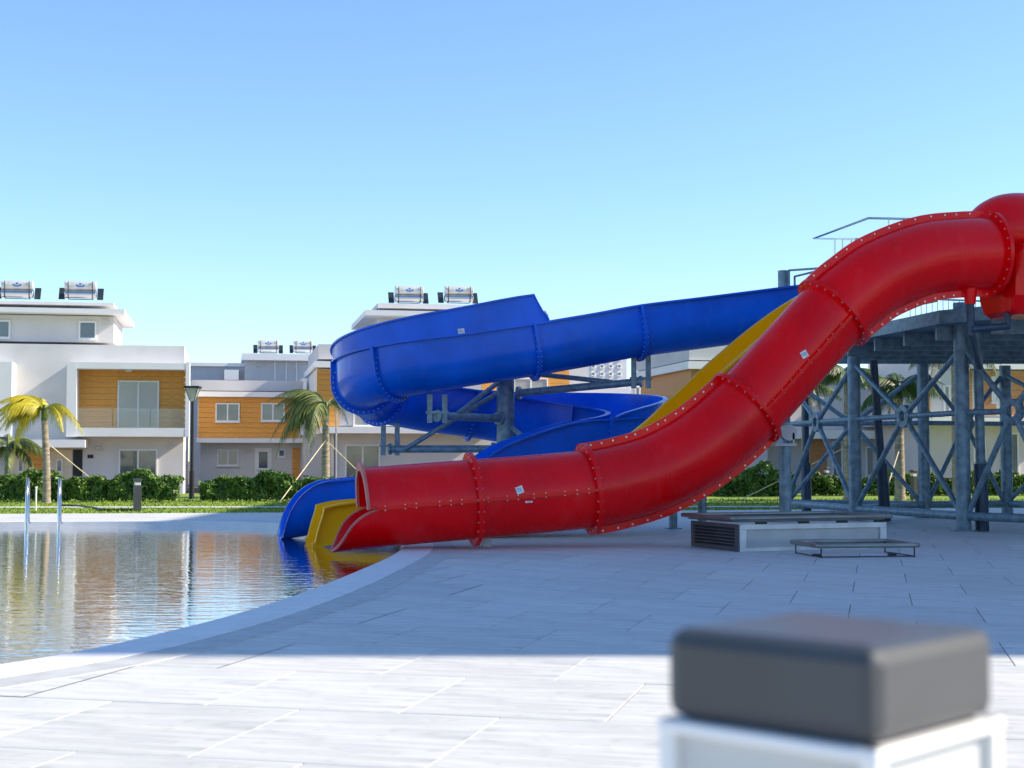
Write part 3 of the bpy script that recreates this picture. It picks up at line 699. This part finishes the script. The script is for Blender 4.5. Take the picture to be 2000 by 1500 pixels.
palm(636, 50, -.2, 808, .12, FRONDO, 1.9, 'leaning olive green palm left of the blue flume', 18, 1.15, (-.0, 0), ((545, 43.5, 2.1), (752, 51, 2.1)), 8, 2.9)
palm(1757, 46, -.035, 775, .13, FRONDG, 1.5, 'green palm seen between the two left tower columns', 20, 1.0, (0, 0), ((1722, 43, 1.6),), 11)
palm(1656, 47, -.035, 745, .11, FRONDG, 1.3, 'palm with slim trunk directly behind the left tower column', 14, 1.0, (0, 0), ((1445, 47, 1.7),), 13)
palm(1573, 52, -.1, 770, .12, FRONDG, 1.3, 'palm trunk just right of the red tube, crown hidden behind it', 12, 1.0, (0, 0), (), 17)
palm(1868, 52, -.1, 690, .13, FRONDG, 2.0, 'tall dark palm behind the thick right tower column', 20, 1.1, (0, 0), (), 19)
palm(1116, 66, -.3, 790, .12, FRONDY, 1.1, 'small yellow palm showing above the lower blue flume', 12, .9, (0, 0), (), 23)

# ------------------------------------------------------------------ HEDGES
leaf_src = None
def hedge(x0, x1, Y, h, dep, n, label, m=LEAFH, z=-.035, slope=0.0):
    t = empty('hedge', ((x0 + x1) / 2, Y, z), math.atan(slope), label, 'hedge', 'clipped hedges'); r = random.Random(int(abs(x0 * 37 + Y))); mb = MB(); L = (x1 - x0)
    ph = [r.uniform(0, 6) for _ in range(4)]
    def top(x): return h * (.84 + .12 * math.sin(x * 1.9 + ph[0]) + .10 * math.sin(x * 4.3 + ph[1]) + .05 * math.sin(x * 9.1 + ph[2]))
    for _ in range(n):
        x = r.uniform(-L / 2, L / 2); H = top(x); u = r.random()
        y = (-dep / 2 + abs(r.gauss(0, .12))) if u < .62 else r.uniform(-dep / 2, dep / 2)
        zz = r.uniform(.06, H) if u < .62 else H - abs(r.gauss(0, .08))
        y += .10 * math.sin(x * 5 + zz * 6 + ph[2]) + .05 * math.sin(x * 11 + ph[3])
        c = Vector((x, y, max(.03, zz))); a = Vector((r.gauss(0, 1), r.gauss(0, 1) - .5, r.gauss(0, .7) + .4)).normalized(); b = a.orthogonal().normalized(); b.rotate(Matrix.Rotation(r.uniform(0, 6.28), 3, a)); d = a.cross(b); s = r.uniform(.03, .065)
        mb.add([c - b * s * 1.5, c + d * s * .7, c + b * s * 1.5 + a * s * .3, c - d * s * .7], [(0, 1, 2, 3)])
    o = mb.build('foliage', m, t); o['kind'] = 'stuff'
    mb = MB()
    for k in range(int(L / .7)):
        x = -L / 2 + .35 + k * .7; mb.tube([(x, 0, 0), (x + r.uniform(-.1, .1), 0, h * .6)], .03, 6)
    o = mb.build('stems', TRUNK, t); o['kind'] = 'stuff'
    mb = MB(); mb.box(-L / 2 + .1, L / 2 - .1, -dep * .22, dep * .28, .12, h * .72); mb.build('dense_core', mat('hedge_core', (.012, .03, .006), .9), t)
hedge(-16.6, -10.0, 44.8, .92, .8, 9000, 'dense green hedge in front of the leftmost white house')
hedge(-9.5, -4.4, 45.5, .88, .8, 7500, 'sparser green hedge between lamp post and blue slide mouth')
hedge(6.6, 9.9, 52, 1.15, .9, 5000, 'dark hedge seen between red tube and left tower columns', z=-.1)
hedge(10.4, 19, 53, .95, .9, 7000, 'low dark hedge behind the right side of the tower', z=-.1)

# ------------------------------------------------------------------ HOUSES
HR = R(11)
class House:
    def __init__(s, name, label, px, Y, z=-.3):
        p = at_y(px, 900, Y); s.o = Vector((p.x, p.y, z)); s.e = Vector((math.cos(HR), math.sin(HR), 0)); s.g = Vector((-math.sin(HR), math.cos(HR), 0))
        s.root = empty(name, s.o, HR, label, 'house', 'white and orange houses behind the pool')
    def fp(s, px, py, y=0.): q = at_plane(px, py, s.o + s.g * y, s.g) - s.o; return q.dot(s.e), q.z
    def box(s, name, m, x0, x1, t, b, y0, y1, parent=None, bevel=0):
        xa, zt_ = s.fp(x0, t, y0); xb, zb = s.fp(x1, b, y0)
        if b >= 960: zb = 0
        mb = MB(); mb.box(xa, xb, y0, y1, zb, zt_); return mb.build(name, m, parent or s.root, bevel)
    def planks(s, m, x0, x1, t, b, y, ph=.25, th=.03):
        xa, zt_ = s.fp(x0, t, y); xb, zb = s.fp(x1, b, y); n = max(1, round((zt_ - zb) / ph)); ph = (zt_ - zb) / n; src = None
        for k in range(n):
            if src is None:
                mb = MB(); mb.box(xa, xb, y, y + th, zb + .012, zb + ph); src = mb.build('plank', m, s.root, bevel=.006)
            else:
                o = inst(src, 'plank', s.root, Matrix.Translation((0, 0, k * ph))); bv = o.modifiers.new('bevel', 'BEVEL'); bv.width = .006; bv.limit_method = 'ANGLE'
    def window(s, x0, x1, t, b, y, panes=2, pm=None, name='window', fr=.07):
        xa, zt_ = s.fp(x0, t, y); xb, zb = s.fp(x1, b, y); zb = max(zb, .02)
        mb = MB(); mb.box(xa, xb, y - .06, y + .02, zt_ - fr, zt_); mb.box(xa, xb, y - .06, y + .02, zb, zb + fr)
        st = (xb - xa - fr) / panes
        for k in range(panes + 1): mb.box(xa + k * st, xa + k * st + fr, y - .057, y + .018, zb + fr, zt_ - fr)
        f = mb.build(name, PVC, s.root, bevel=.006)
        for k in range(panes):
            mb = MB(); mb.box(xa + k * st + fr, xa + (k + 1) * st, y - .02, y - .01, zb + fr, zt_ - fr); mb.build('pane', pm or PANE, f)
        mb = MB(); mb.box(xa - .05, xb + .05, y - .10, y + .0, zb - .05, zb - .002); mb.build('sill', TRIM, f)
    def lampw(s, px, py, y=-.0):
        x, z = s.fp(px, py, y); mb = MB(); mb.box(x - .14, x + .14, y - .12, y - .002, z - .09, z + .07); mb.build('wall_light', LENS, s.root, bevel=.03)
def heater(parent_house, px0, px1, pyt, pyb, y, label):
    x0, zt_ = parent_house.fp(px0, pyt, y); x1, zb = parent_house.fp(px1, pyb, y); w = x1 - x0; H = zt_ - zb; xc = (x0 + x1) / 2
    loc = parent_house.o + parent_house.e * xc + parent_house.g * y + Vector((0, 0, zb))
    t = empty('solar_water_heater', loc, HR, label, 'water heater', 'rooftop solar water heaters')
    for z, r, nm in ((H * .74, H * .26, 'upper_tank'), (H * .27, H * .23, 'lower_tank')):
        mb = MB(); l = w * .34; mb.tube([(-l - .03, 0, z), (-l, 0, z), (l, 0, z), (l + .03, 0, z)], [r * .85, r, r, r * .85], 20); tk = mb.build(nm, mat('tank_enamel', (.66, .66, .62), .35, .3) if nm[0] == 'u' else CHROME, t)
        if nm[0] == 'u':
            mb = MB(); n = 10
            for k in range(n):
                a0 = math.pi + math.pi * k / n; a1 = math.pi + math.pi * (k + 1) / n; q = []
                for a, rr_ in ((a0, .17), (a1, .17), (a1, .09), (a0, .09)):
                    xx = rr_ * 1.25 * math.cos(a); zz = rr_ * math.sin(a) * .7 + .03; q.append((xx, -math.sqrt(max(0, r * r - zz * zz)) - .006, z + zz))
                mb.add(q, [(0, 1, 2, 3)])
            for k in range(8):
                a0 = 2 * math.pi * k / 8; a1 = 2 * math.pi * (k + 1) / 8; q = []
                for a in (a0, a1): zz = .05 * math.sin(a) + .06; q.append((.06 * math.cos(a), -math.sqrt(max(0, r * r - zz * zz)) - .006, z + zz))
                q.append((0, -math.sqrt(max(0, r * r - .0036)) - .006, z + .06)); mb.add(q, [(0, 1, 2)])
            mb.build('emblem', EMB, tk)
    mb = MB()
    for x in (-w * .27, w * .27): mb.tube([(x, -H * .27, H * .95), (x, -H * .27, .02), (x, H * .3, .02), (x, H * .3, H * .6)], .02, 6)
    mb.tube([(-w * .27, H * .3, .02), (w * .27, H * .3, .02)], .02, 6)
    mb.build('stand', DARK, t)
    for sx in (-1, 1):
        mb = MB(); a, b = sx * w * .36, sx * w * .5; mb.add([(a, .15, .02), (b, .15, .02), (b, .5, H * .68), (a, .5, H * .68), (a, .2, 0), (b, .2, 0), (b, .55, H * .66), (a, .55, H * .66)], [(0, 1, 2, 3), (4, 7, 6, 5), (0, 4, 5, 1), (1, 5, 6, 2), (2, 6, 7, 3), (3, 7, 4, 0)]); mb.build('collector_panel', mat('solar_panel', (.035, .05, .055), .15, .2), t)
# house one, far left
h = House('house', 'large white house with orange framed balcony at far left', 362, 65.7)
h.box('wall', WALL, -120, 357, 669, 970, 0, 9)
h.box('balcony_frame', TRIM, 131, 148, 707, 853, -1.2, -.002); h.box('balcony_frame', TRIM, 363, 369, 707, 853, -1.2, -.002); h.box('balcony_frame', TRIM, 148.2, 362.8, 707, 722, -1.19, -.003); h.box('balcony_frame', TRIM, 148.2, 362.8, 837, 853, -1.19, -.003)
h.planks(ORANGE, 149, 364, 723, 838, -.04)
h.window(230, 310, 743, 838, -.08, 2, PANEG, 'balcony_door')
xa, za = h.fp(147, 797, -1.1); xb, zb = h.fp(365, 838, -1.1)
for k in range(3):
    mb = MB(); l = (xb - xa) / 3; mb.box(xa + k * l + .02, xa + (k + 1) * l - .02, -1.11, -1.095, zb, za); mb.build('glass_panel', GLASSR, h.root)
mb = MB(); mb.box(xa, xb, -1.125, -1.08, zb - .03, zb + .04); mb.build('railing_base', CHROME, h.root)
h.box('door_canopy', TRIM, -120, 166, 858, 874, -1.4, -.002)
h.box('balcony_frame', TRIM, -120, 21, 705, 853, -1.2, -.002)
h.box('penthouse', WALL, -120, 222, 612, 669.5, 1.5, 7); h.box('roof_slab', TRIM, -120, 243, 597, 613, .6, 8); h.box('roof_parapet', WALL, -120, 222, 585, 597.2, 1.4, 7.2)
h.window(154, 188, 627, 663, 1.48, 1); h.window(-14, 20, 625, 661, 1.48, 1); h.window(232, 307, 877, 945, -.02, 2, None, 'sliding_door')
h.lampw(206, 628, 1.48); h.lampw(193, 875); h.lampw(333, 872); h.lampw(252, 722, -1.0)
h.planks(ORANGE, 57, 86, 876, 950, -.04); h.box('door', CREAM, 100, 140, 878, 958, -.05, -.002, None, .01); h.window(110, 122, 897, 922, -.055, 1, None, 'door_window', .05); h.box('doorway_shade', DARK, 143, 160, 878, 958, -.03, -.002); h.box('door', CREAM, 24, 54, 878, 958, -.05, -.002); h.window(35, 46, 897, 922, -.055, 1, None, 'door_window', .05)  # dark panel by the door paints the shade inside the entrance opening
h.box('plaque', DARK, 171, 182, 888, 895, -.03, -.002)
heater(h, -10, 78, 547, 584, 3, 'solar water heater at the far left roof edge'); heater(h, 114, 201, 548, 585.5, 3, 'solar water heater above the white penthouse, right one of its pair')
# house two
h = House('house', 'low white house with wide orange upper floor beside the lamp post', 590, 76)
h.box('wall', WALL, 391, 590, 858, 970, .3, 8); h.box('upper_wall', WALL, 386, 587, 770, 857, .06, 8.1); h.planks(ORANGE, 388, 583, 776, 856, 0)
h.box('slab', TRIM, 383, 592, 855.5, 865, -.7, .29); h.box('fascia', TRIM, 374, 592, 764, 776, -.5, .05); h.box('parapet', GREYR, 374, 592, 742, 764.3, .5, 8)
h.box('corner_board', ORANGE, 565, 571, 776, 855, -.06, -.002)
h.window(421, 468, 787, 824, -.02); h.window(510, 556, 787, 823, -.02); h.window(424, 466, 878, 910, .28, 2, PANEG); h.box('door', PVC, 498, 530, 875, 952, .25, .298); h.window(503, 525, 880, 917, .24, 1, PANE, 'door_window'); h.window(543, 557, 877, 893, .28, 1); h.planks(ORANGE, 571, 585, 875, 945, .26); h.lampw(484, 880, .3)
# set-back block behind it
h = House('house', 'pale set-back upper block carrying two small heaters above house roofs', 612, 88)
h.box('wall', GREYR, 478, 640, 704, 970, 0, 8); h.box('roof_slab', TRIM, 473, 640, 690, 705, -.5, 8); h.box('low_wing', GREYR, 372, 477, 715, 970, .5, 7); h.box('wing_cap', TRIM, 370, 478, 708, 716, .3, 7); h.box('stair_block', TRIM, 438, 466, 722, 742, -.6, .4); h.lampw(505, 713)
for x in (536, 558, 578): h.box('downpipe', PVC, x, x + 2, 706, 745, -.08, -.002)
heater(h, 495, 553, 664, 690, 2, 'small solar heater, left one above the set-back pale block'); heater(h, 566, 618, 665, 690, 2, 'small solar heater, right one above the set-back pale block')
# house three
h = House('house', 'white house with projecting slabs partly hidden behind the blue flume', 630, 70)
h.box('wall', WALL, 652, 965, 846, 970, .8, 9); h.box('upper_wall', WALL, 619, 940, 720, 833, .06, 9); h.box('slab', TRIM, 627, 965, 833, 847, -.6, 9.3); h.box('fascia', TRIM, 615, 950, 705, 721, -.4, 9.3); h.box('parapet', GREYR, 622, 950, 672, 705.2, .1, 9)
h.planks(ORANGE, 619, 662, 722, 833, 0); h.window(674, 742, 868, 935, .78, 2, None, 'sliding_door'); h.window(690, 750, 760, 833, 0, 2, PANEG, 'balcony_door')
h.box('penthouse', WALL, 740, 940, 618, 673, 2, 8); h.box('roof_slab', TRIM, 714, 960, 605, 620, .8, 9); h.box('roof_parapet', WALL, 738, 950, 592, 605.2, 1.6, 8.5); h.lampw(757, 634, 2)
h.box('downpipe', ALUD, 653, 655, 848, 968, .7, .79)
heater(h, 760, 838, 558, 592.5, 3.5, 'solar water heater above the blue flume, left one of its pair'); heater(h, 857, 935, 558, 592.5, 3.5, 'solar water heater above the blue flume, right one of its pair')
h.box('side_wall', GREYR, 596, 651, 847, 970, 3, 9)
pole = at_y(656, 940, 60); mb = MB(); mb.tube([(pole.x, pole.y, -.3), (pole.x, pole.y, at_y(656, 690, 60).z), (pole.x + .05, pole.y, at_y(656, 680, 60).z)], .04, 8); mb.tube([(pole.x, pole.y, at_y(656, 684, 60).z), (pole.x, pole.y, at_y(656, 672, 60).z)], .12, 10)
tag(mb.build('floodlight_pole', ALU), 'thin pole with a round lamp left of the blue flume curve', 'pole')
# house behind the flume gap
h = House('house', 'house with orange wall seen through the gap under the blue flume', 1112, 84)
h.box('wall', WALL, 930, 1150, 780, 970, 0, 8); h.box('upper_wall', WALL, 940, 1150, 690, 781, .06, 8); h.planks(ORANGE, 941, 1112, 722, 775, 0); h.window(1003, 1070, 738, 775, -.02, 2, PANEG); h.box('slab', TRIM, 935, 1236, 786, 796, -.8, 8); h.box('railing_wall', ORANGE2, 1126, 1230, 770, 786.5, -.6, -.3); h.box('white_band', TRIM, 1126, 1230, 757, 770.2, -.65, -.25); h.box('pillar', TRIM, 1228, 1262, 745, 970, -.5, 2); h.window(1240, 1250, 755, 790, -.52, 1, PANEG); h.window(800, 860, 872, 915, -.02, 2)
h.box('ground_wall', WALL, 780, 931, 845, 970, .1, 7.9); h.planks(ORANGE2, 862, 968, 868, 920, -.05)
# far apartment block
h = House('apartment_block', 'tall pale apartment block far behind, with small dark windows', 1215, 170, -.3)
h.box('wall', TRIM, 1148, 1225, 690, 970, 0, 12)
for i in range(4):
    for j in range(6): h.window(1155 + i * 17, 1162 + i * 17, 697 + j * 15, 704 + j * 15, -.02, 1)
# house four
h = House('house', 'house with orange side wall and air conditioner behind the yellow slide', 1346, 60)
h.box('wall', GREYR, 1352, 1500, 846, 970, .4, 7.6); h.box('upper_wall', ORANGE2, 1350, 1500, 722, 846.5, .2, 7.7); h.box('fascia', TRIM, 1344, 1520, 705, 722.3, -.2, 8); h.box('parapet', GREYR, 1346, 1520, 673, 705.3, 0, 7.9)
xs, _ = h.fp(1350, 760, .2)
for (ya, yb, zt_, zb_, nm, m_) in ((3.2, 4.0, 3.75, 3.25, 'air_conditioner', PVC),):
    mb = MB(); mb.box(xs - .32, xs - .002, ya, yb, zb_, zt_); ac = mb.build(nm, m_, h.root, bevel=.02)
    mb = MB(); mb.tube([(xs - .325, ya + .3, zb_ + .25), (xs - .33, ya + .3, zb_ + .25)], .18, 18); mb.build('fan_grille', ALUD, ac)
for ya, yb, z0, z1 in ((1.6, 2.4, 2.6, 3.7), (5.2, 5.7, 2.7, 3.3)):
    mb = MB(); mb.box(xs - .05, xs - .002, ya, yb, z0, z1); f = mb.build('window', PVC, h.root); mb = MB(); mb.box(xs - .056, xs - .0505, ya + .07, yb - .07, z0 + .07, z1 - .07); mb.build('pane', PANEG, f)
for k in range(9):
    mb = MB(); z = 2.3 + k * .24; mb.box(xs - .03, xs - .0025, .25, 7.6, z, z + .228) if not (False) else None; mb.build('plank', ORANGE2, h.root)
# house five and six behind the tower
h = House('house', 'blue shaded house wall with white slab behind the left tower bays', 1500, 62)
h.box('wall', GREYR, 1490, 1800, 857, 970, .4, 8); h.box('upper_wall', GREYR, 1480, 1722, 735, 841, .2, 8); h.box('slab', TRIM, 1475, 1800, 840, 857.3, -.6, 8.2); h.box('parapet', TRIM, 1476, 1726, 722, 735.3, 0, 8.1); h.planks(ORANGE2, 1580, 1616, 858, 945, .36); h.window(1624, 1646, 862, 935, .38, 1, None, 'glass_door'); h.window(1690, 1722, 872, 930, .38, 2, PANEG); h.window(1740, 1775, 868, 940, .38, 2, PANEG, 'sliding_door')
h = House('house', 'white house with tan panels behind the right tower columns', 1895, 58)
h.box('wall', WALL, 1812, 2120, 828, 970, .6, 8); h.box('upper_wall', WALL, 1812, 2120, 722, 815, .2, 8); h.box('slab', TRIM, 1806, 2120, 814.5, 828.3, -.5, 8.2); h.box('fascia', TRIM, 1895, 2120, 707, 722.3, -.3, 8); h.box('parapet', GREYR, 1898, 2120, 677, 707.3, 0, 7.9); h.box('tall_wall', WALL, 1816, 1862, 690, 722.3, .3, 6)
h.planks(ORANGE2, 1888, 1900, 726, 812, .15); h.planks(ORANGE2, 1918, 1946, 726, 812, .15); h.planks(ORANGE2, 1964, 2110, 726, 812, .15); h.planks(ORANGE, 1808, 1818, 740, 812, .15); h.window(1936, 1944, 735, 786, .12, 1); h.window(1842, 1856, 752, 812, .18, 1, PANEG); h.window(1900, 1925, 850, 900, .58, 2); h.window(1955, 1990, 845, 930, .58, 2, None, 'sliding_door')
# block outside the frame whose shadow lies over the deck and slides
cb = empty('shading_block', (31, 28, -.3), 0, 'tall white apartment block outside the right edge of the view', 'building')
mb = MB(); mb.box(-9, 9, -17.85, 16.6, 0, 20.2); mb.build('wall', WALL, cb)
for fl in range(6):
    for k in range(9):
        mb = MB(); mb.box(-9.06, -9.004, -15 + k * 3.5, -13.2 + k * 3.5, 1 + fl * 3.2, 2.6 + fl * 3.2); mb.build('window', PANE, cb)
mb = MB(); mb.box(-9.3, 9.3, -17.85, 16.9, 20.2, 20.4); mb.build('roof_slab', TRIM, cb)
